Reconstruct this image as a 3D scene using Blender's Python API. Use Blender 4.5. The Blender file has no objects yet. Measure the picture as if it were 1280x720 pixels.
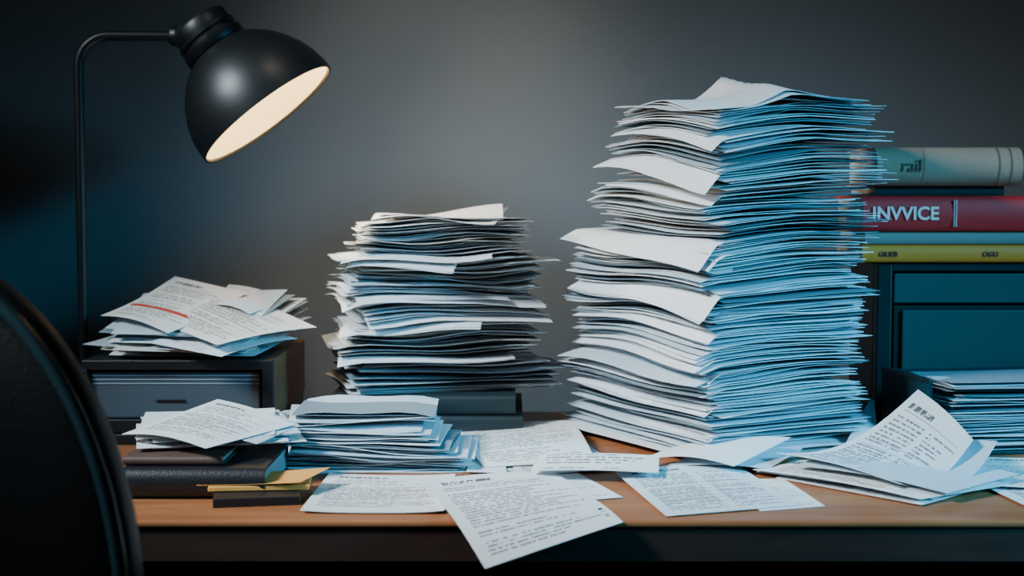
import bpy, math, random
from mathutils import Vector, Matrix
Z0=0.75
R=random.Random(7)
scene=bpy.context.scene

# ---------------------------------------------------------------- materials
def new_mat(name):
    m=bpy.data.materials.new(name); m.use_nodes=True
    nt=m.node_tree; b=nt.nodes['Principled BSDF']
    return m,nt,b
def simple(name,col,rough=.5,metal=0,bump=0,bscale=200,var=0,vscale=20,**kw):
    m,nt,b=new_mat(name)
    b.inputs['Base Color'].default_value=(*col,1); b.inputs['Roughness'].default_value=rough
    b.inputs['Metallic'].default_value=metal
    for k,v in kw.items(): b.inputs[k.replace('_',' ')].default_value=v
    tc=nt.nodes.new('ShaderNodeTexCoord')
    if var:
        n=nt.nodes.new('ShaderNodeTexNoise'); n.inputs['Scale'].default_value=vscale; n.inputs['Detail'].default_value=6
        nt.links.new(tc.outputs['Object'],n.inputs['Vector'])
        mx=nt.nodes.new('ShaderNodeMix'); mx.data_type='RGBA'
        mx.inputs[6].default_value=(*[c*(1-var) for c in col],1); mx.inputs[7].default_value=(*[min(1,c*(1+var)) for c in col],1)
        nt.links.new(n.outputs['Fac'],mx.inputs[0]); nt.links.new(mx.outputs[2],b.inputs['Base Color'])
    if bump:
        n=nt.nodes.new('ShaderNodeTexNoise'); n.inputs['Scale'].default_value=bscale; n.inputs['Detail'].default_value=4
        nt.links.new(tc.outputs['Object'],n.inputs['Vector'])
        bp=nt.nodes.new('ShaderNodeBump'); bp.inputs['Strength'].default_value=bump; bp.inputs['Distance'].default_value=.001
        nt.links.new(n.outputs['Fac'],bp.inputs['Height']); nt.links.new(bp.outputs['Normal'],b.inputs['Normal'])
    return m
def wood(name,c1,c2,rough=.4,scale=1.0,axis='X'):
    m,nt,b=new_mat(name)
    tc=nt.nodes.new('ShaderNodeTexCoord'); mp=nt.nodes.new('ShaderNodeMapping')
    s=(1.2,14,14) if axis=='X' else (14,1.2,14)
    mp.inputs['Scale'].default_value=tuple(k*scale for k in s)
    nt.links.new(tc.outputs['Object'],mp.inputs['Vector'])
    n=nt.nodes.new('ShaderNodeTexNoise'); n.inputs['Scale'].default_value=3; n.inputs['Detail'].default_value=9; n.inputs['Distortion'].default_value=1.2
    nt.links.new(mp.outputs['Vector'],n.inputs['Vector'])
    cr=nt.nodes.new('ShaderNodeValToRGB'); cr.color_ramp.elements[0].position=.3; cr.color_ramp.elements[1].position=.7
    cr.color_ramp.elements[0].color=(*c1,1); cr.color_ramp.elements[1].color=(*c2,1)
    nt.links.new(n.outputs['Fac'],cr.inputs[0]); nt.links.new(cr.outputs[0],b.inputs['Base Color'])
    b.inputs['Roughness'].default_value=rough
    bp=nt.nodes.new('ShaderNodeBump'); bp.inputs['Strength'].default_value=.15; bp.inputs['Distance'].default_value=.001
    nt.links.new(n.outputs['Fac'],bp.inputs['Height']); nt.links.new(bp.outputs['Normal'],b.inputs['Normal'])
    return m

def paper(name,base=(.8,.8,.79),lines=0,seed=0.,ink=(.03,.035,.05),table=False,barcode=False,red=False,header=True,words=34,cols=1):
    m,nt,b=new_mat(name)
    b.inputs['Roughness'].default_value=.8
    b.inputs['Specular IOR Level'].default_value=.25
    def M(op,a,c=None,d=None):
        n=nt.nodes.new('ShaderNodeMath'); n.operation=op
        for i,x in enumerate((a,c,d)):
            if x is None: continue
            if isinstance(x,(int,float)): n.inputs[i].default_value=x
            else: nt.links.new(x,n.inputs[i])
        return n.outputs[0]
    tc=nt.nodes.new('ShaderNodeTexCoord')
    fn=nt.nodes.new('ShaderNodeTexNoise'); fn.inputs['Scale'].default_value=60; nt.links.new(tc.outputs['Object'],fn.inputs['Vector'])
    bp=nt.nodes.new('ShaderNodeBump'); bp.inputs['Strength'].default_value=.2; bp.inputs['Distance'].default_value=.0008
    nt.links.new(fn.outputs['Fac'],bp.inputs['Height']); nt.links.new(bp.outputs['Normal'],b.inputs['Normal'])
    mx=nt.nodes.new('ShaderNodeMix'); mx.data_type='RGBA'
    mx.inputs[6].default_value=(*base,1); mx.inputs[7].default_value=(*ink,1); mx.inputs[0].default_value=0
    nt.links.new(mx.outputs[2],b.inputs['Base Color'])
    if not lines: return m
    sp=nt.nodes.new('ShaderNodeSeparateXYZ'); nt.links.new(tc.outputs['UV'],sp.inputs[0])
    u,v=sp.outputs[0],sp.outputs[1]
    def rng(x,a,c): return M('MULTIPLY',M('GREATER_THAN',x,a),M('LESS_THAN',x,c))
    y=M('MULTIPLY',v,float(lines)); fy=M('FRACT',y); row=M('FLOOR',y)
    band=rng(fy,.25,.70)
    def noise(xs,off):
        cb=nt.nodes.new('ShaderNodeCombineXYZ'); nt.links.new(M('MULTIPLY',u,float(xs)),cb.inputs[0])
        nt.links.new(M('MULTIPLY_ADD',row,3.71,seed+off),cb.inputs[1])
        n=nt.nodes.new('ShaderNodeTexNoise'); n.inputs['Scale'].default_value=1; n.inputs['Detail'].default_value=0
        nt.links.new(cb.outputs[0],n.inputs['Vector']); return n.outputs['Fac']
    wn=nt.nodes.new('ShaderNodeTexWhiteNoise'); wn.noise_dimensions='1D'
    nt.links.new(M('ADD',row,seed+.37),wn.inputs['W'])
    wv=wn.outputs['Value']
    wordm=M('GREATER_THAN',noise(words,0),.40)
    charm=M('MULTIPLY_ADD',M('GREATER_THAN',noise(words*6,9),.42),.55,.45)
    txt=M('MULTIPLY',M('MULTIPLY',wordm,charm),band)
    length=M('MULTIPLY_ADD',M('FRACT',M('MULTIPLY',wv,7.3)),.45,.55)
    txt=M('MULTIPLY',txt,M('LESS_THAN',u,length))
    txt=M('MULTIPLY',txt,M('GREATER_THAN',wv,.12))
    txt=M('MULTIPLY',txt,M('MULTIPLY',rng(u,.08,.93),rng(v,.06,.84 if header else .93)))
    if cols>1:
        txt=M('MULTIPLY',txt,M('GREATER_THAN',M('FRACT',M('MULTIPLY',u,float(cols))),.14))
    mask=M('MULTIPLY',txt,.85)
    if table:
        g=M('LESS_THAN',M('FRACT',M('MULTIPLY',u,5.0)),.022)
        h=M('LESS_THAN',M('FRACT',M('MULTIPLY',v,lines/2.0)),.09)
        gr=M('MULTIPLY',M('MAXIMUM',g,h),M('MULTIPLY',rng(u,.08,.93),rng(v,.2,.62)))
        mask=M('MAXIMUM',mask,M('MULTIPLY',gr,.7))
    if header:
        hb=M('MULTIPLY',rng(v,.885,.925),rng(u,.1,.48))
        hn=M('GREATER_THAN',noise(words*1.6,4),.42)
        mask=M('MAXIMUM',mask,M('MULTIPLY',M('MULTIPLY',hb,hn),.9))
        hr=M('MULTIPLY',rng(v,.862,.867),rng(u,.09,.92)); mask=M('MAXIMUM',mask,M('MULTIPLY',hr,.7))
    if barcode:
        wb=nt.nodes.new('ShaderNodeTexWhiteNoise'); wb.noise_dimensions='1D'
        nt.links.new(M('FLOOR',M('MULTIPLY',v,150.0)),wb.inputs['W'])
        bc=M('MULTIPLY',M('GREATER_THAN',wb.outputs['Value'],.45),M('MULTIPLY',rng(v,.10,.22),rng(u,.93,.965)))
        mask=M('MAXIMUM',mask,bc)
    nt.links.new(mask,mx.inputs[0])
    if red:
        mr=nt.nodes.new('ShaderNodeMix'); mr.data_type='RGBA'
        nt.links.new(mx.outputs[2],mr.inputs[6]); mr.inputs[7].default_value=(.60,.05,.03,1)
        nt.links.new(M('MULTIPLY',rng(v,.33,.38),rng(u,.04,.97)),mr.inputs[0])
        nt.links.new(mr.outputs[2],b.inputs['Base Color'])
    return m

P_white=paper('paper_white',(.72,.74,.76)); P_cool=paper('paper_cool',(.50,.59,.65)); P_cream=paper('paper_cream',(.64,.61,.55)); P_shade=paper('paper_shade',(.20,.26,.30))  # last one: dark sheets mixed in, shade put into the stacks' colour
T1=paper('paper_text_a',lines=38,seed=1.3); T2=paper('paper_text_b',lines=32,seed=5.1,table=True,words=30); T3=paper('paper_text_c',lines=32,seed=9.7,words=32,barcode=True)
T4=paper('paper_text_d',base=(.8,.76,.70),lines=30,seed=3.9,red=True); T5=paper('paper_text_e',base=(.66,.73,.77),lines=30,seed=12.2,cols=2,table=True); T6=paper('paper_label',lines=6,seed=2.2,words=22,header=False)
T7=paper('paper_text_f',base=(.8,.76,.70),lines=34,seed=21.9,table=True)
PM=[P_white,P_cool,P_cream,P_shade,T1,T2,T3,T4,T5,T6,T7]
IW,IC,ICR,IG,I1,I2,I3,I4,I5,I6,I7=range(11)

# ---------------------------------------------------------------- mesh accumulator
class Acc:
    def __init__(s,floor=.0003): s.v=[];s.f=[];s.m=[];s.uv=[];s.fl=Z0+floor
    def face(s,idx,mat,uvs): s.f.append(idx);s.m.append(mat);s.uv.extend(uvs)
    def sheet(s,P,nu=8,nv=8,th=.0004,mat=0,back=None):
        back=mat if back is None else back
        g=[[Vector(P(i/nu,j/nv)) for i in range(nu+1)] for j in range(nv+1)]
        for r in g:
            for p in r:
                if p.y>1.176 and p.z<s.fl: p.z=s.fl
        up=Vector((0,0,th))
        b0=len(s.v)
        for r in g:
            for p in r: s.v.append(tuple(p+up))
        b1=len(s.v)
        for r in g:
            for p in r: s.v.append(tuple(p))
        W=nu+1
        for j in range(nv):
            for i in range(nu):
                a=j*W+i; q=(a,a+1,a+1+W,a+W)
                uv=[(i/nu,j/nv),((i+1)/nu,j/nv),((i+1)/nu,(j+1)/nv),(i/nu,(j+1)/nv)]
                s.face([b0+k for k in q],mat,uv)
                s.face([b1+k for k in reversed(q)],back if back<4 else 0,uv[::-1])
        bd=[(i,0) for i in range(nu)]+[(nu,j) for j in range(nv)]+[(nu-i,nv) for i in range(nu)]+[(0,nv-j) for j in range(nv)]
        b2=len(s.v); n=len(bd)
        for i,j in bd:
            s.v.append(tuple(g[j][i])); s.v.append(tuple(g[j][i]+up))
        em=mat if mat<4 else 0
        for k in range(n):
            a=b2+2*k; c=b2+2*((k+1)%n)
            s.face([a,c,c+1,a+1],em,[(0,0)]*4)
    def obj(s,name,mats,smooth=True):
        me=bpy.data.meshes.new(name); me.from_pydata(s.v,[],s.f); me.update()
        for m in mats: me.materials.append(m)
        me.polygons.foreach_set('material_index',s.m)
        uvl=me.uv_layers.new(name='UVMap'); flat=[c for t in s.uv for c in t]
        uvl.data.foreach_set('uv',flat)
        if smooth: me.polygons.foreach_set('use_smooth',[True]*len(s.f))
        o=bpy.data.objects.new(name,me); scene.collection.objects.link(o); return o

def mesh_obj(name,v,f,mat,parent=None,bevel=0,smooth=False,seg=2):
    me=bpy.data.meshes.new(name); me.from_pydata(v,[],f); me.update()
    for m in (mat if isinstance(mat,list) else [mat]): me.materials.append(m)
    o=bpy.data.objects.new(name,me); scene.collection.objects.link(o)
    if smooth:
        me.polygons.foreach_set('use_smooth',[True]*len(f))
    if bevel:
        md=o.modifiers.new('bevel','BEVEL'); md.width=bevel; md.segments=seg; md.limit_method='ANGLE'
    if parent: o.parent=parent
    return o
BF=[(0,3,2,1),(4,5,6,7),(0,1,5,4),(1,2,6,5),(2,3,7,6),(3,0,4,7)]
def box(name,x0,x1,y0,y1,z0,z1,mat,parent=None,bevel=.001,rot=0,piv=None):
    v=[(x0,y0,z0),(x1,y0,z0),(x1,y1,z0),(x0,y1,z0),(x0,y0,z1),(x1,y0,z1),(x1,y1,z1),(x0,y1,z1)]
    if rot:
        px,py=piv if piv else ((x0+x1)/2,(y0+y1)/2); c,s_=math.cos(rot),math.sin(rot)
        v=[(px+(a-px)*c-(b-py)*s_,py+(a-px)*s_+(b-py)*c,z) for a,b,z in v]
    return mesh_obj(name,v,BF,mat,parent,bevel)
def empty(name,loc=(0,0,0)):
    e=bpy.data.objects.new(name,None); scene.collection.objects.link(e); e.empty_display_size=.05; return e
def lathe(name,prof,mat,parent=None,n=64,M=None,closed=False):
    v=[];f=[]
    for r,z in prof:
        for k in range(n):
            a=2*math.pi*k/n; p=Vector((r*math.cos(a),r*math.sin(a),z)); v.append(tuple(M@p if M else p))
    m=len(prof)
    for j in range(m-1 if not closed else m):
        j2=(j+1)%m
        for k in range(n):
            k2=(k+1)%n; f.append((j*n+k,j*n+k2,j2*n+k2,j2*n+k))
    o=mesh_obj(name,v,f,mat,parent,smooth=True)
    md=o.modifiers.new('es','EDGE_SPLIT'); md.split_angle=math.radians(40)
    return o
def tube(name,pts,rad,mat,parent=None,res=8):
    cu=bpy.data.curves.new(name,'CURVE'); cu.dimensions='3D'; cu.bevel_depth=rad; cu.bevel_resolution=res; cu.use_fill_caps=True
    sp=cu.splines.new('POLY'); sp.points.add(len(pts)-1)
    for i,p in enumerate(pts): sp.points[i].co=(*p,1)
    cu.materials.append(mat)
    o=bpy.data.objects.new(name,cu); scene.collection.objects.link(o)
    for s_ in cu.splines: s_.use_smooth=True
    if parent:o.parent=parent
    return o

# ---------------------------------------------------------------- room
wallm=simple('wall_paint',(.132,.146,.156),.9,bump=.25,bscale=120,var=.06,vscale=3)
floorm=wood('floor_wood',(.03,.022,.018),(.06,.04,.03),.5,.4)
ceilm=simple('ceiling_paint',(.1,.1,.1),.9)
box('wall_back',-2.6,2.6,1.95,2.05,0,2.6,wallm,bevel=0)
box('wall_left',-2.7,-2.6,-2.0,2.05,0,2.6,wallm,bevel=0)
box('wall_right',2.6,2.7,-2.0,2.05,0,2.6,wallm,bevel=0)
box('floor',-2.7,2.7,-2.0,2.05,-.05,0,floorm,bevel=0)
box('ceiling',-2.7,2.7,-2.0,2.05,2.6,2.65,ceilm,bevel=0)
box('baseboard_back',-2.6,2.6,1.935,1.95,0,.09,simple('trim_paint',(.1,.1,.1),.6))

# ---------------------------------------------------------------- desk
deskw=wood('desk_wood',(.30,.095,.034),(.46,.17,.066),.36)
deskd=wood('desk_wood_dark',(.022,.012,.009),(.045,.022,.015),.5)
desk=empty('desk')
box('desk_top',-.80,1.05,1.18,1.80,Z0-.006,Z0,deskw,desk,.002)
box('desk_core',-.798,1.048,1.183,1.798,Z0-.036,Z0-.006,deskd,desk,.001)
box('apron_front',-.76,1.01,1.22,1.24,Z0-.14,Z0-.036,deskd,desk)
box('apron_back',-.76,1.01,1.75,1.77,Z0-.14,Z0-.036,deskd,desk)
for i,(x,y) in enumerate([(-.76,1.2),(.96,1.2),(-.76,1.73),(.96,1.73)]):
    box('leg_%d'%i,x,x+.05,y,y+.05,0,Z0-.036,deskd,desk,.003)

# ---------------------------------------------------------------- paper stacks
def stack(name,near,rot,z0,z1,pitch,layer,seed,shared=None,jit=.004,extra=None,flut=.0012,palette=None,nseg=8,floor=.0003,droop=1,crot=2.0):
    rr=random.Random(seed); A=Acc(floor); z=z0; k=0
    clx=cly=clr=0; left=0
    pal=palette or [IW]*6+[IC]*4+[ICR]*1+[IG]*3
    while z<z1:
        if left<=0:
            left=rr.randint(2,8); clx=rr.gauss(0,jit); cly=rr.gauss(0,jit); clr=rr.gauss(0,math.radians(crot))
        left-=1
        ox,oy,w,h=layer(z,rr)
        n=rr.choice([1,1,1,2,2])
        jr=clr+rr.gauss(0,math.radians(1.4)); jx=clx+rr.gauss(0,jit*.9); jy=cly+rr.gauss(0,jit*.9)
        zz=z
        for q in range(n):
            th=rr.choice([.0003,.0004,.0005,.0009])
            a=rot+jr+rr.gauss(0,.006); ex=Vector((math.cos(a),math.sin(a),0)); ey=Vector((-math.sin(a),math.cos(a),0))
            bx,by=ox+jx+rr.gauss(0,.0015),oy+jy+rr.gauss(0,.0015)
            r0=Vector((math.cos(rot),math.sin(rot),0)); r1=Vector((-math.sin(rot),math.cos(rot),0))
            base=Vector((near[0],near[1],0))+r0*(bx)+r1*(by)
            ph=[rr.uniform(0,6.28) for _ in range(4)]; fa=[rr.gauss(0,flut) for _ in range(4)]; zf=(zz-z0)/(z1-z0)
            ww=w+rr.gauss(0,.002); hh=h+rr.gauss(0,.002)
            def P(s_,t,base=base,ex=ex,ey=ey,zz=zz,fa=fa,ph=ph,ww=ww,hh=hh,bx=bx,by=by,zf=zf,w=w,h=h):
                p=base+ex*(s_*ww)+ey*(t*hh)
                e=max(abs(2*s_-1),abs(2*t-1))**3
                d=e*(fa[0]*math.sin(4*s_+ph[0])+fa[1]*math.sin(5*t+ph[1])+.5*fa[2]*math.sin(9*s_+6*t+ph[2]))
                lx=bx+s_*ww; ly=by+t*hh
                out=max(0,-lx-.004)+max(0,-ly-.004)+max(0,ly-h-.006)
                d-=(out*out*9+out*.12)*droop
                if shared: d+=shared(lx,ly,zf)
                p.z=Z0+zz+d
                return p
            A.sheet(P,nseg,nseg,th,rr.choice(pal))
            zz+=th+rr.uniform(.0004,.0009)
        z=max(zz+.0008,z+pitch*rr.uniform(.7,1.4)*(.65+.25*n)); k+=1
    if extra: extra(A,z,rr)
    return A.obj(name,PM)

def quad(A,c,mat,th=.0004,bend=None,n=14):
    """c: near-left, near-right, far-right, far-left as (x,y,z above desk)"""
    c=[Vector((a,b,Z0+z)) for a,b,z in c]
    def P(s_,t):
        p=(c[0]*(1-s_)+c[1]*s_)*(1-t)+(c[3]*(1-s_)+c[2]*s_)*t
        if bend: p.z+=bend(s_,t)
        return p
    A.sheet(P,n,n,th,mat)

# tall stack -----------------------------------------------------
def tall_layer(z,rr):
    def bump(c,wd): return max(0,1-abs(z-c)/wd)
    f=z/.37
    ox=-.012*(1-f)+.002; oy=0
    h=.262-.085*max(0,(f-.45)/.55); w=.198+.010*f
    j=0
    for c,wd,a in ((.312,.006,.035),(.335,.004,.012),(.225,.007,.04),(.203,.006,.022),(.160,.008,.03),(.120,.008,.018),(.078,.009,.03),(.045,.006,.014),(.014,.009,.032)):
        b=bump(c,wd)
        if b>0: j=max(j,a*(.55+.45*b))
    h+=j*.9; ox-=j*.25
    return ox,oy,w,h
def tall_shared(lx,ly,zf):
    a=max(0,1-lx/.12)*max(0,1-ly/.14)
    m=min(1,zf*4)
    return zf*(-.015*a**1.3)+.0030*math.sin(ly*22+zf*13)*m+.0012*math.sin(lx*26+zf*19)*m
def tall_top(A,z,rr):
    nx,ny=.205,1.43; a=math.radians(28); ex=Vector((math.cos(a),math.sin(a),0)); ey=Vector((-math.sin(a),math.cos(a),0))
    for zc,ext,hh,pr,sl,n in ((.312,.016,.205,.018,.85,3),(.345,.010,.185,.010,.6,2),(.284,.010,.20,.008,.6,2),(.231,.018,.27,.021,.95,3),(.219,.012,.25,.012,.7,2),(.178,.020,.265,.019,1.0,3),(.140,.008,.26,.008,.6,2),(.098,.012,.28,.010,.6,2),(.060,.012,.27,.010,.6,2),(.03,.012,.28,.008,.5,2)):
        for i in range(n):
            b=a+rr.gauss(0,.02); fx=Vector((math.cos(b),math.sin(b),0)); fy=Vector((-math.sin(b),math.cos(b),0))
            px_=-pr-rr.uniform(0,.003); py_=-.004+rr.gauss(0,.003)
            base=Vector((nx,ny,0))+ex*px_+ey*py_; zz=Z0+zc+i*.0011; zf=zc/.368
            k0=rr.uniform(0,6)
            def P(s_,t,base=base,fx=fx,fy=fy,zz=zz,px_=px_,py_=py_,zf=zf,hh=hh,sl=sl,k0=k0):
                s2=s_**1.8
                p=base+fx*(s2*.20)+fy*(t*hh); lx=px_+s2*.20; ly=py_+t*hh
                o=max(0,.004-lx)
                p.z=zz+tall_shared(lx,ly,zf)-sl*o*(1-.55*t)*(1-math.exp(-o/.006))+.0008*math.sin(7*t+k0)
                return p
            A.sheet(P,14,12,.0004,IW if i else IC)
    for i,(ox,oy,w,h,da,pk,mt) in enumerate([(.07,.02,.155,.15,-.12,.002,I5),(.03,.02,.18,.16,-.06,.010,IW),(-.004,.0,.19,.17,.06,.020,IW),(.0,-.004,.19,.175,-.03,.030,IW),(.004,.002,.185,.17,.03,.040,IW)]):
        b=a+da; fx=Vector((math.cos(b),math.sin(b),0)); fy=Vector((-math.sin(b),math.cos(b),0))
        base=Vector((nx,ny,Z0+z+.0015*i))+ex*ox+ey*oy
        def P(s_,t,base=base,fx=fx,fy=fy,w=w,h=h,pk=pk,i=i):
            p=base+fx*(s_*w)+fy*(t*h)
            d=abs(s_-.46-.28*t)
            wob=.004*math.sin(t*6+s_*5+i)*(1-s_)
            p.z+=pk*(math.exp(-(d/.20)**1.2)-.12)*(.25+.75*t)-.017*max(0,1-s_*1.8)*max(0,1-t*1.8)-.004*t*(1-s_)+wob
            return p
        A.sheet(P,26,16,.0004,mt)
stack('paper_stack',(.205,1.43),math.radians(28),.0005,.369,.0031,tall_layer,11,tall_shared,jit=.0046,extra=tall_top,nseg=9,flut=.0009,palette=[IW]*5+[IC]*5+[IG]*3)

# second stack on dark books -------------------------------------
def mid_layer(z,rr):
    f=(z-.05)/.2
    w=.214; h=.165; ox=oy=0
    if f>.78: w=.184; h=.15; ox=.018
    elif f>.70: w=.222; ox=-.006
    elif f>.42: w=.214
    elif f>.30: w=.204; ox=.006
    if f<.14: w=.240; ox=-.012
    if .50<f<.54 or .24<f<.28: w+=.014; ox-=.014
    return ox,oy,w,h
def mid_shared(lx,ly,zf):
    return min(1,zf*3)*(.0034*math.sin(lx*24+zf*11)+.002*math.sin(ly*30+zf*9)+.0012*math.sin(lx*50+zf*23))
def mid_top(A,z,rr):
    quad(A,[(-.160,1.615,z),(-.02,1.60,z),(-.005,1.74,z+.010),(-.165,1.745,z+.002)],IW,bend=lambda s,t:.005*math.sin(s*5+t*2))
    quad(A,[(-.155,1.625,z+.002),(-.01,1.63,z+.004),(-.012,1.75,z+.014),(-.15,1.76,z+.004)],IW,bend=lambda s,t:.004*math.sin(s*4+1+t*3))
    for zc,rt_,x0,y0,ww,hh,dr in ((.205,.05,-.192,1.590,.17,.14,.10),(.199,-.10,-.185,1.594,.12,.14,.16),(.158,.16,-.190,1.588,.19,.14,.10),(.128,-.02,-.195,1.590,.16,.14,.14),(.088,.10,-.196,1.590,.20,.14,.08)):
        for i in range(2):
            r2=rt_+rr.gauss(0,.02); cx_,sx_=math.cos(r2),math.sin(r2)
            def P(s_,t,zc=zc,x0=x0,y0=y0,ww=ww,hh=hh,dr=dr,cx_=cx_,sx_=sx_,i=i):
                q=Vector((x0+cx_*ww*s_-sx_*hh*t,y0-.002*i+sx_*ww*s_+cx_*hh*t,Z0+zc+i*.001)); o=max(0,1.612-q.y-.0)+max(0,-.17-q.x)*.5
                q.z+=mid_shared(q.x+.178,q.y-1.6,(zc-.05)/.2)-dr*4.5*o*o*10*(1-.6*s_)-.15*o; return q
            A.sheet(P,14,20,.0004,IW)
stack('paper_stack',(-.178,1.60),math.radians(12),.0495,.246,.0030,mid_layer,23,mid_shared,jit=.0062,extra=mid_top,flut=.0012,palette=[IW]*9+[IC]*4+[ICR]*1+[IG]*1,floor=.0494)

# low fan pile on desk ------------------------------------------
def low_layer(z,rr):
    f=z/.06
    return (.010*math.sin(f*7)+f*.016, f*.014+.004*math.sin(f*11), .188-.052*f, .142-.03*f)
def low_shared(lx,ly,zf): return min(1,zf*3)*(.0022*math.sin(lx*28+zf*4)-.005*(lx/.16)**2+.0015*math.sin(ly*20))
stack('paper_pile',(-.236,1.388),math.radians(2),.0005,.055,.0027,low_layer,17,low_shared,jit=.0035,flut=.0016,droop=.25,crot=3.5,palette=[IW]*6+[IC]*3+[IG]*2)

# ---------------------------------------------------------------- generic hardcover (spine toward -Y)
def hardcover(name,x0,x1,y0,y1,z0,z1,cover,pages,bulge=.006,ct=.0025,parent=None,text=None):
    """cover: U section with rounded spine; page block inset"""
    zc=(z0+z1)/2; hz=(z1-z0)/2; n=12
    outer=[(y1,z1)]; inner=[(y1,z1-ct)]
    for k in range(n+1):
        a=math.pi/2*(1-2*k/n); outer.append((y0+bulge*(1-math.cos(a))*1.0,zc+hz*math.sin(a)));
        inner.append((y0+ct+bulge*(1-math.cos(a)),zc+(hz-ct)*math.sin(a)))
    outer.append((y1,z0)); inner.append((y1,z0+ct))
    v=[];f=[]
    m=len(outer)
    for x in (x0,x1):
        for y,z in outer: v.append((x,y,Z0+z))
        for y,z in inner: v.append((x,y,Z0+z))
    for k in range(m-1):
        f.append((k,k+1,2*m+k+1,2*m+k)); f.append((m+k+1,m+k,3*m+k,3*m+k+1))
        f.append((k+1,k,m+k,m+k+1)); f.append((2*m+k,2*m+k+1,3*m+k+1,3*m+k))
    f.append((0,2*m,3*m,m)); f.append((m-1,2*m-1,4*m-1,3*m-1))
    mi=[0]*len(f)
    b=len(v); i=.003
    X0,X1,Y0,Y1,A0,A1=x0+i,x1-i,y0+ct+bulge,y1-i,z0+ct,z1-ct
    v+=[(X0,Y0,Z0+A0),(X1,Y0,Z0+A0),(X1,Y1,Z0+A0),(X0,Y1,Z0+A0),(X0,Y0,Z0+A1),(X1,Y0,Z0+A1),(X1,Y1,Z0+A1),(X0,Y1,Z0+A1)]
    for q in BF: f.append(tuple(b+t for t in q)); mi.append(1)
    o=mesh_obj(name,v,f,[cover,pages],parent)
    o.data.polygons.foreach_set('material_index',mi)
    o.data.polygons.foreach_set('use_smooth',[True]*len(f))
    md=o.modifiers.new('es','EDGE_SPLIT'); md.split_angle=math.radians(35)
    return o
def text(name,s,loc,size,mat,parent=None,rot=(math.pi/2,0,0),bold=0):
    cu=bpy.data.curves.new(name,'FONT'); cu.body=s; cu.size=size; cu.extrude=.0003; cu.offset=bold
    cu.materials.append(mat); o=bpy.data.objects.new(name,cu); scene.collection.objects.link(o)
    o.location=loc; o.rotation_euler=rot
    if parent:o.parent=parent
    return o
def pagemat(name,c):
    m,nt,b=new_mat(name); tc=nt.nodes.new('ShaderNodeTexCoord'); w=nt.nodes.new('ShaderNodeTexWave'); w.bands_direction='Z'
    w.inputs['Scale'].default_value=220; w.inputs['Distortion'].default_value=1.5; w.inputs['Detail'].default_value=2
    nt.links.new(tc.outputs['Object'],w.inputs['Vector'])
    mx=nt.nodes.new('ShaderNodeMix'); mx.data_type='RGBA'; mx.inputs[6].default_value=(*[k*.55 for k in c],1); mx.inputs[7].default_value=(*c,1)
    nt.links.new(w.outputs['Fac'],mx.inputs[0]); nt.links.new(mx.outputs[2],b.inputs['Base Color']); b.inputs['Roughness'].default_value=.85
    return m
pages=pagemat('page_edges',(.55,.52,.46)); pagesb=pagemat('page_edges_cool',(.32,.37,.41))
darkteal=simple('cover_dark_teal',(.010,.024,.030),.45,bump=.3,bscale=400)
black=simple('cover_black',(.010,.011,.014),.4,bump=.3,bscale=500)
red=simple('cover_red',(.78,.014,.018),.5,bump=.3,bscale=500)
yellow=simple('cover_yellow',(1.0,.21,.010),.5,bump=.2,bscale=400)
greyc=simple('cover_grey',(.24,.20,.18),.6,bump=.2)
beige=simple('cover_beige',(.36,.21,.145),.75,bump=.4,bscale=150,var=.25,vscale=25)
inkw=simple('lettering_white',(.85,.66,.62),.5); inkd=simple('lettering_dark',(.06,.03,.02),.6); inkf=simple('lettering_faded',(.12,.075,.052),.7)

hardcover('book',-.198,.012,1.585,1.785,.0,.026,darkteal,pagesb,.003)
hardcover('book',-.205,.004,1.592,1.790,.0265,.0485,darkteal,pagesb,.003)

yb=hardcover('book',.408,.665,1.655,1.80,.1965,.2165,yellow,pages,.004)
text('spine_text','GIUEB',(.427,1.6543,Z0+.2035),.0080,inkd,yb,bold=.0001); text('spine_text','OGU',(.548,1.6543,Z0+.2035),.0080,inkd,yb,bold=.0001)
hardcover('book',.412,.67,1.660,1.80,.217,.2325,greyc,pages,.003)
rb=hardcover('book',.407,.675,1.650,1.79,.233,.2735,red,pages,.008)
text('spine_title','INVVICE',(.4170,1.6490,Z0+.2465),.0210,inkw,rb,bold=.0005)
for i,x in enumerate((.512,.5145)): box('spine_band_%d'%i,x,x+.0008,1.6493,1.652,Z0+.238,Z0+.269,inkw,rb,0)
hardcover('book',.425,.575,1.665,1.80,.274,.285,darkteal,pages,.002)
bb=hardcover('book',.420,.588,1.640,1.79,.2855,.3300,beige,pages,.020)
text('spine_title','rail',(.447,1.6392,Z0+.302),.020,inkf,bb)
for i,x in enumerate((.474,.560,.574)):
    n=14; v=[]; f=[]
    for xx in (x,x+.0012):
        for k in range(n+1):
            a=math.pi/2*(1-2*k/n); v.append((xx,1.640-.0006+.020*(1-math.cos(a)),Z0+.30775+.02255*math.sin(a)))
    for k in range(n): f.append((k,k+1,n+2+k,n+1+k))
    mesh_obj('spine_band_%d'%i,v,f,inkf if i else beige,bb,smooth=True)

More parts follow.
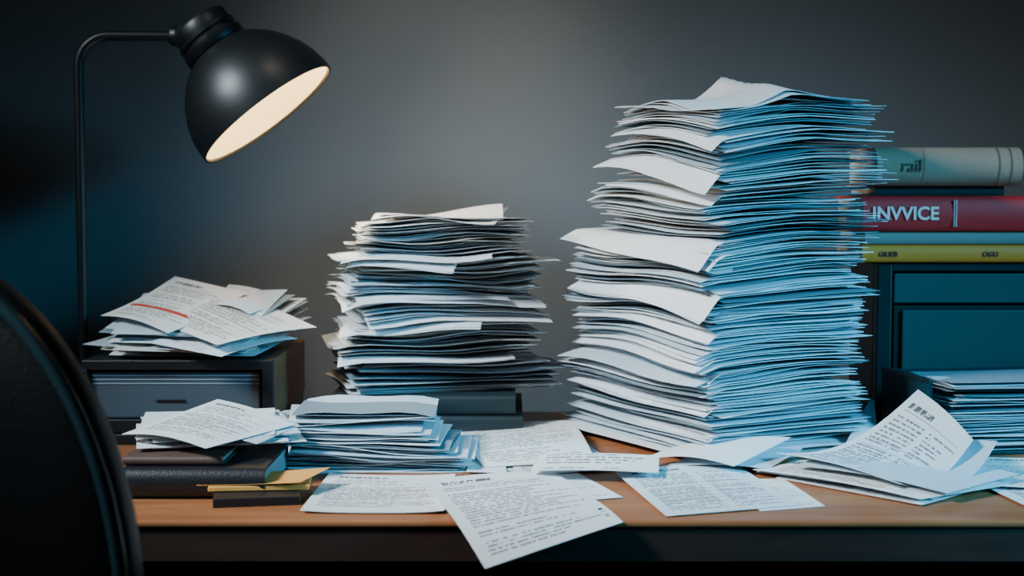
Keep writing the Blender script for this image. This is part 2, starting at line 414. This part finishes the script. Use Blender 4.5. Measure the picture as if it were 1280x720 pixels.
# ---------------------------------------------------------------- cabinet box (right)
tealp=simple('cabinet_teal',(.045,.060,.062),.42,bump=.15,bscale=80); teald=simple('cabinet_frame',(.005,.009,.011),.4)
cab=empty('filing_cabinet')
box('body',.428,.80,1.68,1.80,Z0,Z0+.196,teald,cab,.003)
box('frame_left',.428,.446,1.664,1.68,Z0,Z0+.196,teald,cab,.002)
box('frame_top',.446,.80,1.664,1.68,Z0+.186,Z0+.196,teald,cab,.001)
box('drawer_top',.449,.80,1.669,1.68,Z0+.148,Z0+.183,tealp,cab,.0015)
box('drawer_frame',.449,.80,1.668,1.68,Z0+.010,Z0+.145,teald,cab,.001)
box('drawer_bottom',.458,.80,1.664,1.669,Z0+.015,Z0+.140,tealp,cab,.0015)

# ---------------------------------------------------------------- document tray (right)
acr=simple('smoked_acrylic',(.03,.10,.13),.12,Transmission_Weight=.75,IOR=1.3)
tray=empty('document_tray'); rt=math.radians(8); pv=(.437,1.478)
box('base',.437,.72,1.478,1.605,Z0,Z0+.003,acr,tray,.0005,rt,pv)
box('side_left',.437,.440,1.478,1.605,Z0+.003,Z0+.078,acr,tray,.0005,rt,pv)
box('side_right',.717,.720,1.478,1.605,Z0+.003,Z0+.078,acr,tray,.0005,rt,pv)
box('back',.440,.717,1.602,1.605,Z0+.003,Z0+.078,acr,tray,.0005,rt,pv)
box('rim_left',.4355,.4415,1.478,1.605,Z0+.0775,Z0+.081,teald,tray,.0005,rt,pv)
def tr_layer(z,rr): return 0,0,.235,.104
stack('paper_stack',(.464,1.490),rt,.0035,.076,.0034,tr_layer,31,None,jit=.0025,flut=.001,palette=[IW]*3+[IC]*5+[IG]*3,floor=.0034)

# ---------------------------------------------------------------- left box with document block
boxw=wood('box_wood',(.14,.052,.024),(.25,.095,.042),.45,1,'Y')
boxd=simple('box_dark',(.006,.008,.010),.4,bump=.2)
cb=empty('document_box')
x0,x1,y0,y1=-.472,-.262,1.55,1.79
box('base_board',x0,x1,y0,y1,Z0,Z0+.012,boxd,cb,.0015)
box('lower_board',x0+.002,x1-.002,y0+.004,y1,Z0+.0125,Z0+.028,boxd,cb,.0015)
box('top_board',x0,x1-.011,y0,y1,Z0+.083,Z0+.094,boxd,cb,.0015)
box('side_left',x0,x0+.006,y0,y1,Z0+.028,Z0+.083,boxd,cb,.001)
box('side_right_front',x1-.012,x1-.0,y0,y0+.006,Z0+.028,Z0+.094,boxd,cb,.001)
box('side_right',x1-.011,x1,y0+.006,y1,Z0+.0285,Z0+.094,boxw,cb,.0015)
box('back',x0+.006,x1-.011,y1-.006,y1,Z0+.028,Z0+.083,boxd,cb,.001)
box('binder',x0+.009,x1-.016,y0+.008,y1-.01,Z0+.0285,Z0+.080,simple('binder_side',(.055,.072,.088),.6,bump=.2,bscale=60,var=.3,vscale=12),cb,.002)
for i in range(3):
    zz=Z0+.0665+i*.0045
    box('page_edge_%d'%i,x0+.0092,x1-.0165,y0+.0072,y0+.0080,zz,zz+.0012,pagesb,cb,0)
box('label_slot',x0+.080,x0+.112,y0+.0062,y0+.0079,Z0+.047,Z0+.0495,boxd,cb,.0003)

def spread(A,cx,cy,zb,n,w,h,rot0,tiltx,seed,jr=.12,jo=.008,mats=(IW,IC),curl=.006,tx=0,dz=.0022,dtilt=0):
    rr=random.Random(seed)
    for i in range(n):
        a=rot0+rr.gauss(0,jr); ex=Vector((math.cos(a),math.sin(a),0)); ey=Vector((-math.sin(a),math.cos(a),0))
        c=Vector((cx+rr.gauss(0,jo),cy+rr.gauss(0,jo),Z0+zb+i*dz)); ww=w*rr.uniform(.93,1.04);hh=h*rr.uniform(.93,1.04)
        ph=rr.uniform(0,6); cu=curl*rr.uniform(.4,1.2); tl=tiltx+dtilt*i
        def P(s_,t,c=c,ex=ex,ey=ey,ww=ww,hh=hh,ph=ph,cu=cu,tl=tl):
            p=c+ex*((s_-.5)*ww)+ey*((t-.5)*hh)
            p.z+=tl*t*hh+tx*(s_)*ww+cu*((2*s_-1)**2*.5+.4*math.sin(3*s_+2*t+ph)+.4)*1.0
            return p
        A.sheet(P,10,10,.0005,rr.choice(mats))
A=Acc(.0943)
spread(A,-.365,1.655,.0945,17,.160,.17,-.12,.05,3,jr=.18,jo=.008,mats=(IW,IW,IC,ICR,IG),dz=.0017,curl=.003,dtilt=.010)
quad(A,[(-.470,1.62,.137),(-.378,1.555,.122),(-.318,1.70,.158),(-.420,1.77,.174)],I4,bend=lambda s,t:.006*math.sin(3*s)*(1-t)-.004*math.sin(t*3.1))
quad(A,[(-.352,1.66,.146),(-.30,1.62,.138),(-.275,1.72,.146),(-.355,1.78,.163)],IW,bend=lambda s,t:.005*math.sin(3*s))
quad(A,[(-.392,1.60,.128),(-.315,1.515,.114),(-.222,1.61,.124),(-.345,1.74,.160)],I7,bend=lambda s,t:.006*math.sin(3*t)*(1-s*.5))
quad(A,[(-.40,1.56,.112),(-.31,1.510,.102),(-.245,1.62,.110),(-.33,1.68,.125)],IW,bend=lambda s,t:.004*math.sin(3*t))
A.obj('paper_pile',PM)

# ---------------------------------------------------------------- front-left notebooks and papers
nb=hardcover('notebook',-.35,-.222,1.262,1.42,.0005,.0285,black,pagesb,.010,.003)
brn=simple('cover_brown',(.09,.052,.040),.5,bump=.3,bscale=300)
hardcover('notebook',-.352,-.262,1.275,1.40,.029,.037,brn,pages,.003,.0015)
A=Acc(.0374)
spread(A,-.285,1.375,.0375,7,.135,.115,.25,.02,8,jr=.12,jo=.005,mats=(IW,IW,IC,IG),dz=.0014,curl=.002,dtilt=.010)
quad(A,[(-.365,1.32,.050),(-.275,1.265,.046),(-.212,1.375,.050),(-.300,1.44,.066)],I2,bend=lambda s,t:.005*math.sin(3.1*s)*(1-.4*t))
quad(A,[(-.315,1.345,.0475),(-.235,1.30,.044),(-.208,1.385,.048),(-.262,1.42,.057)],IC,bend=lambda s,t:.003*math.sin(3.1*s))
A.obj('paper_pile',PM)

yel=simple('sticky_yellow',(.85,.38,.08),.75,var=.08)
e=empty('sticky_note_pad')
box('lower_block',-.268,-.192,1.235,1.30,Z0,Z0+.008,black,e,.001,.18)
box('yellow_pad',-.275,-.185,1.262,1.318,Z0+.0085,Z0+.013,yel,e,.0008,.10)
A=Acc(); quad(A,[(-.283,1.262,.0135),(-.190,1.262,.0140),(-.170,1.318,.017),(-.262,1.315,.014)],0,bend=lambda s,t:.002*s*s)
o=A.obj('top_note',[yel]); o.parent=e

# ---------------------------------------------------------------- loose sheets on desk
def loose(c,mat,th=.0004,bend=None,name='paper_sheet'):
    A=Acc(); quad(A,c,mat,th,bend); return A.obj(name,PM)
loose([(-.182,1.207,.001),(-.058,1.205,.001),(-.055,1.37,.001),(-.178,1.375,.001)],I2,bend=lambda s,t:.002*abs(2*s-1)**3)
loose([(.005,1.235,.0009),(.10,1.27,.0009),(.06,1.40,.0009),(-.035,1.375,.0009)],I1)
loose([(-.020,1.045,.003),(.093,1.175,.003),(.040,1.378,.004),(-.083,1.305,.006)],I3,bend=lambda s,t:-.012*max(0,.5-t-.25*s)**1.5*2+.0035*math.sin(3.1*s)*t+.004*(1-s)**4*t)
loose([(-.028,1.405,.003),(.085,1.43,.004),(.060,1.69,.006),(-.082,1.65,.006)],I1,bend=lambda s,t:.012*math.sin(3.14*t)*(.3+.7*s))
loose([(.005,1.36,.0018),(.105,1.40,.0018),(.08,1.56,.0018),(-.01,1.56,.0018)],I5,bend=lambda s,t:.001*s)
loose([(-.045,1.385,.002),(-.005,1.38,.002),(-.01,1.50,.003),(-.043,1.51,.003)],IW)
loose([(-.04,1.44,.0005),(.02,1.37,.0005),(.08,1.46,.0005),(.01,1.53,.0005)],IC)
loose([(.018,1.345,.0105),(.139,1.335,.010),(.146,1.40,.014),(.027,1.41,.014)],I6,.0012,bend=lambda s,t:.002*math.sin(3*s),name='envelope')
loose([(.131,1.192,.0012),(.252,1.235,.0012),(.226,1.415,.003),(.100,1.375,.004)],I5,bend=lambda s,t:.003*math.sin(3*s)*t)
loose([(.215,1.215,.0004),(.275,1.235,.0004),(.262,1.36,.0004),(.20,1.35,.0004)],I1)
loose([(.125,1.42,.006),(.215,1.365,.010),(.285,1.44,.026),(.165,1.455,.014)],IW,bend=lambda s,t:.008*math.sin(3*s)*(1-t*.3))
loose([(.15,1.40,.004),(.25,1.375,.006),(.30,1.455,.012),(.18,1.435,.008)],IC,bend=lambda s,t:.004*math.sin(3*s))
loose([(.345,1.47,.010),(.385,1.48,.012),(.405,1.58,.045),(.385,1.545,.040)],IC,bend=lambda s,t:.003*math.sin(3*s))
A=Acc()
quad(A,[(.255,1.36,.001),(.36,1.235,.0015),(.43,1.30,.002),(.30,1.42,.002)],I5)
quad(A,[(.24,1.38,.003),(.375,1.25,.003),(.455,1.35,.004),(.29,1.44,.004)],IW,bend=lambda s,t:.002*math.sin(3*s))
quad(A,[(.235,1.375,.006),(.36,1.240,.005),(.46,1.30,.006),(.31,1.43,.007)],I1,bend=lambda s,t:.003*math.sin(3*s))
quad(A,[(.275,1.365,.012),(.385,1.245,.009),(.475,1.32,.012),(.34,1.45,.016)],IC,bend=lambda s,t:.004*math.sin(3*s))
quad(A,[(.34,1.37,.010),(.405,1.28,.010),(.465,1.35,.038),(.38,1.43,.030)],IC,bend=lambda s,t:.005*math.sin(3*t)-.012*math.sin(3.1*t)*s)
quad(A,[(.262,1.40,.018),(.345,1.27,.014),(.440,1.345,.040),(.418,1.455,.074)],I5,bend=lambda s,t:-.022*math.sin(3.14*t)*(1-.1*s)+.004*math.sin(3*s))
A.obj('paper_pile',PM)
loose([(.455,1.19,.001),(.60,1.21,.001),(.60,1.42,.003),(.43,1.41,.003)],I5)
loose([(.44,1.30,.0055),(.56,1.27,.0055),(.60,1.43,.0055),(.45,1.45,.0055)],I1)

# ---------------------------------------------------------------- desk lamp
lampm=simple('lamp_black',(.006,.008,.010),.42,metal=.0,bump=.1,bscale=300)
em,nt,bs=new_mat('lamp_diffuser'); bs.inputs['Base Color'].default_value=(1,.9,.7,1); bs.inputs['Emission Color'].default_value=(1,.58,.16,1); bs.inputs['Emission Strength'].default_value=3.4
lamp=empty('desk_lamp')
LX,LY=-.508,1.68
lathe('mount_flange',[(0,Z0+.0),(.027,Z0+.0),(.027,Z0+.006),(.024,Z0+.009),(.010,Z0+.011),(.009,Z0+.03),(0,Z0+.03)],lampm,lamp,M=Matrix.Translation((LX,LY,0)))
pts=[(LX,LY,Z0+.01),(LX,LY,Z0+.425)]
rc=.036
for k in range(1,11):
    a=math.pi/2*k/10; pts.append((LX+rc-rc*math.cos(a),LY,Z0+.425+rc*math.sin(a)))
pts.append((-.395,LY,Z0+.4605))
tube('arm',pts,.0060,lampm,lamp)
ax=Vector((.605,-.04,-.778)).normalized()
oc=Vector((-.286,LY,Z0+.369))
zax=-ax; xax=Vector((0,1,0)).cross(zax).normalized(); yax=zax.cross(xax)
Mh=Matrix.Translation(oc)@Matrix((xax,yax,zax)).transposed().to_4x4()
prof=[(.089,.0),(.092,.0),(.0918,.010),(.0895,.026),(.084,.043),(.0745,.061),(.062,.077),(.048,.089),(.037,.095),(.035,.092),(.047,.085),(.060,.074),(.072,.059),(.0815,.042),(.087,.025),(.0888,.010),(.089,.0)]
lathe('shade',prof,lampm,lamp,96,Mh)
lathe('neck_cap',[(.030,.090),(.037,.094),(.0395,.097),(.0395,.107),(.0365,.109),(.0365,.113),(.0385,.1145),(.0385,.118),(.0355,.120),(.0355,.131),(.033,.135),(.012,.1365),(.0,.1365)],lampm,lamp,64,Mh)
lathe('diffuser',[(.0,.010),(.05,.008),(.0885,.003),(.0875,.010),(.0,.018)],em,lamp,64,Mh)
J=Matrix.Translation((-.388,LY,Z0+.4605))@Matrix.Rotation(math.pi/2,4,'Y')
lathe('joint',[(0,-.012),(.010,-.012),(.012,-.009),(.012,.010),(.010,.014),(.007,.034),(0,.034)],lampm,lamp,32,J)
K=Matrix.Translation((-.378,LY-.002,Z0+.4605))@Matrix.Rotation(math.pi/2,4,'X')
lathe('knob',[(0,-.012),(.013,-.012),(.015,-.009),(.015,.009),(.013,.012),(0,.012)],lampm,lamp,32,K)

# ---------------------------------------------------------------- office chair
leather=simple('chair_leather',(.004,.006,.009),.5,bump=.4,bscale=350); piping=simple('piping_highlight',(.03,.08,.10),.35); chrome=simple('chair_metal',(.05,.05,.055),.3,metal=1)  # teal of the piping paints a rim highlight along the backrest edge
ch=empty('office_chair')
def superell(a,b,n,N=96):
    out=[]
    for k in range(N):
        t=2*math.pi*k/N; c,s_=math.cos(t),math.sin(t)
        out.append((a*math.copysign(abs(c)**(2/n),c),b*math.copysign(abs(s_)**(2/n),s_)))
    return out
cx,cz,cy=-.458,Z0-.005,.90
N=96; v=[];f=[]
rings=[(0,.012),(.5,.011),(.8,.006),(.93,.0),(.985,-.008),(1.0,-.018),(1.0,-.034),(.985,-.044),(.93,-.05),(.5,-.056),(0,-.058)]
base=superell(.226,.258,2.25,N)
for sc,dy in rings:
    for (a,b_) in base:
        x=a*sc; z=b_*sc
        v.append((cx+x,cy-dy-(x*x)*.9,cz+z))
for j in range(len(rings)-1):
    for k in range(N):
        k2=(k+1)%N; f.append((j*N+k,j*N+k2,(j+1)*N+k2,(j+1)*N+k))
o=mesh_obj('backrest',v,f,leather,ch,smooth=True)
pp=[(cx+a*1.0,cy-.004-(a*a)*.9,cz+b_*1.0) for a,b_ in superell(.222,.254,2.25,N)]
pp.append(pp[0]); tube('backrest_piping',pp,.0045,piping,ch,4)
box('back_post',cx-.03,cx+.03,cy+.05,cy+.075,.44,.62,chrome,ch,.006)
v=[];f=[]
sr=superell(.25,.23,3.2,N); sy=1.20
rg=[(0,.515),(.7,.515),(.93,.508),(1,.49),(1,.465),(.95,.45),(0,.445)]
for sc,z in rg:
    for a,b_ in sr: v.append((cx+a*sc,sy+b_*sc,z))
for j in range(len(rg)-1):
    for k in range(N):
        k2=(k+1)%N; f.append((j*N+k,j*N+k2,(j+1)*N+k2,(j+1)*N+k))
mesh_obj('seat',v,f,leather,ch,smooth=True)
box('seat_bracket',cx-.04,cx+.04,cy+.055,sy,.425,.447,chrome,ch,.004)
lathe('gas_column',[(0,.09),(.03,.09),(.03,.25),(.018,.25),(.018,.44),(0,.44)],chrome,ch,32,Matrix.Translation((cx,sy,0)))
for i in range(5):
    a=2*math.pi*i/5+.3; d=Vector((math.cos(a),math.sin(a),0))
    tube('base_arm_%d'%i,[(cx,sy,.115),tuple(Vector((cx,sy,.08))+d*.28)],.016,chrome,ch,4)
    c=Vector((cx,sy,.028))+d*.28
    lathe('caster_%d'%i,[(0,-.018),(.026,-.018),(.028,-.012),(.028,.012),(.026,.018),(0,.018)],leather,ch,24,Matrix.Translation(c)@Matrix.Rotation(a,4,'Z')@Matrix.Rotation(math.pi/2,4,'X'))
    tube('caster_stem_%d'%i,[tuple(c),tuple(c+Vector((0,0,.055)))],.007,chrome,ch,3)

# ---------------------------------------------------------------- lights
def look(o,t): o.rotation_euler=(Vector(t)-o.location).to_track_quat('-Z','Y').to_euler()
def area(name,loc,tgt,size,power,col,spread=180):
    l=bpy.data.lights.new(name,'AREA'); l.size=size; l.energy=power; l.color=col; l.spread=math.radians(spread)
    o=bpy.data.objects.new(name,l); scene.collection.objects.link(o); o.location=loc; look(o,tgt); return o
area('key_light',(-1.25,.75,1.90),(.05,1.42,.84),.35,4.6,(.80,.93,1),44)
area('cyan_light',(1.65,.62,1.45),(.42,1.42,.84),.5,3.7,(.08,.60,1.0),34)
# added fill spot above the camera, brightens the second stack's front
l=bpy.data.lights.new('stack_fill','SPOT'); l.energy=9; l.color=(.86,.93,1); l.spot_size=math.radians(19); l.spot_blend=.9; l.shadow_soft_size=.06
o=bpy.data.objects.new('stack_fill',l); scene.collection.objects.link(o); o.location=(-.12,.15,1.85); look(o,(-.10,1.60,Z0+.14))
l=bpy.data.lights.new('lamp_bulb','SPOT'); l.energy=5.5; l.color=(1,.82,.60); l.spot_size=math.radians(150); l.spot_blend=1; l.shadow_soft_size=.02
o=bpy.data.objects.new('lamp_bulb',l); scene.collection.objects.link(o); o.location=oc+ax*.012; look(o,o.location+Vector((.95,-.05,-.30))); 
l=bpy.data.lights.new('wall_wash','SPOT'); l.energy=68; l.color=(1,.89,.75); l.spot_size=math.radians(25); l.spot_blend=1; l.shadow_soft_size=.08  # added unseen spot, strengthens the desk lamp's glow on the wall
o=bpy.data.objects.new('wall_wash',l); scene.collection.objects.link(o); o.location=(.0,1.0,2.4); look(o,(-.11,1.95,Z0+.26))
w=bpy.data.worlds.new('world'); scene.world=w; w.use_nodes=True
w.node_tree.nodes['Background'].inputs[0].default_value=(.25,.5,.65,1); w.node_tree.nodes['Background'].inputs[1].default_value=.02

# ---------------------------------------------------------------- camera
cam=bpy.data.cameras.new('camera'); cam.lens=50; cam.sensor_width=36
co=bpy.data.objects.new('camera',cam); scene.collection.objects.link(co)
co.location=(0,0,Z0+.269); co.rotation_euler=(math.radians(90-3.54),0,0)
cam.dof.use_dof=True; cam.dof.focus_distance=1.42; cam.dof.aperture_fstop=6.0
scene.camera=co
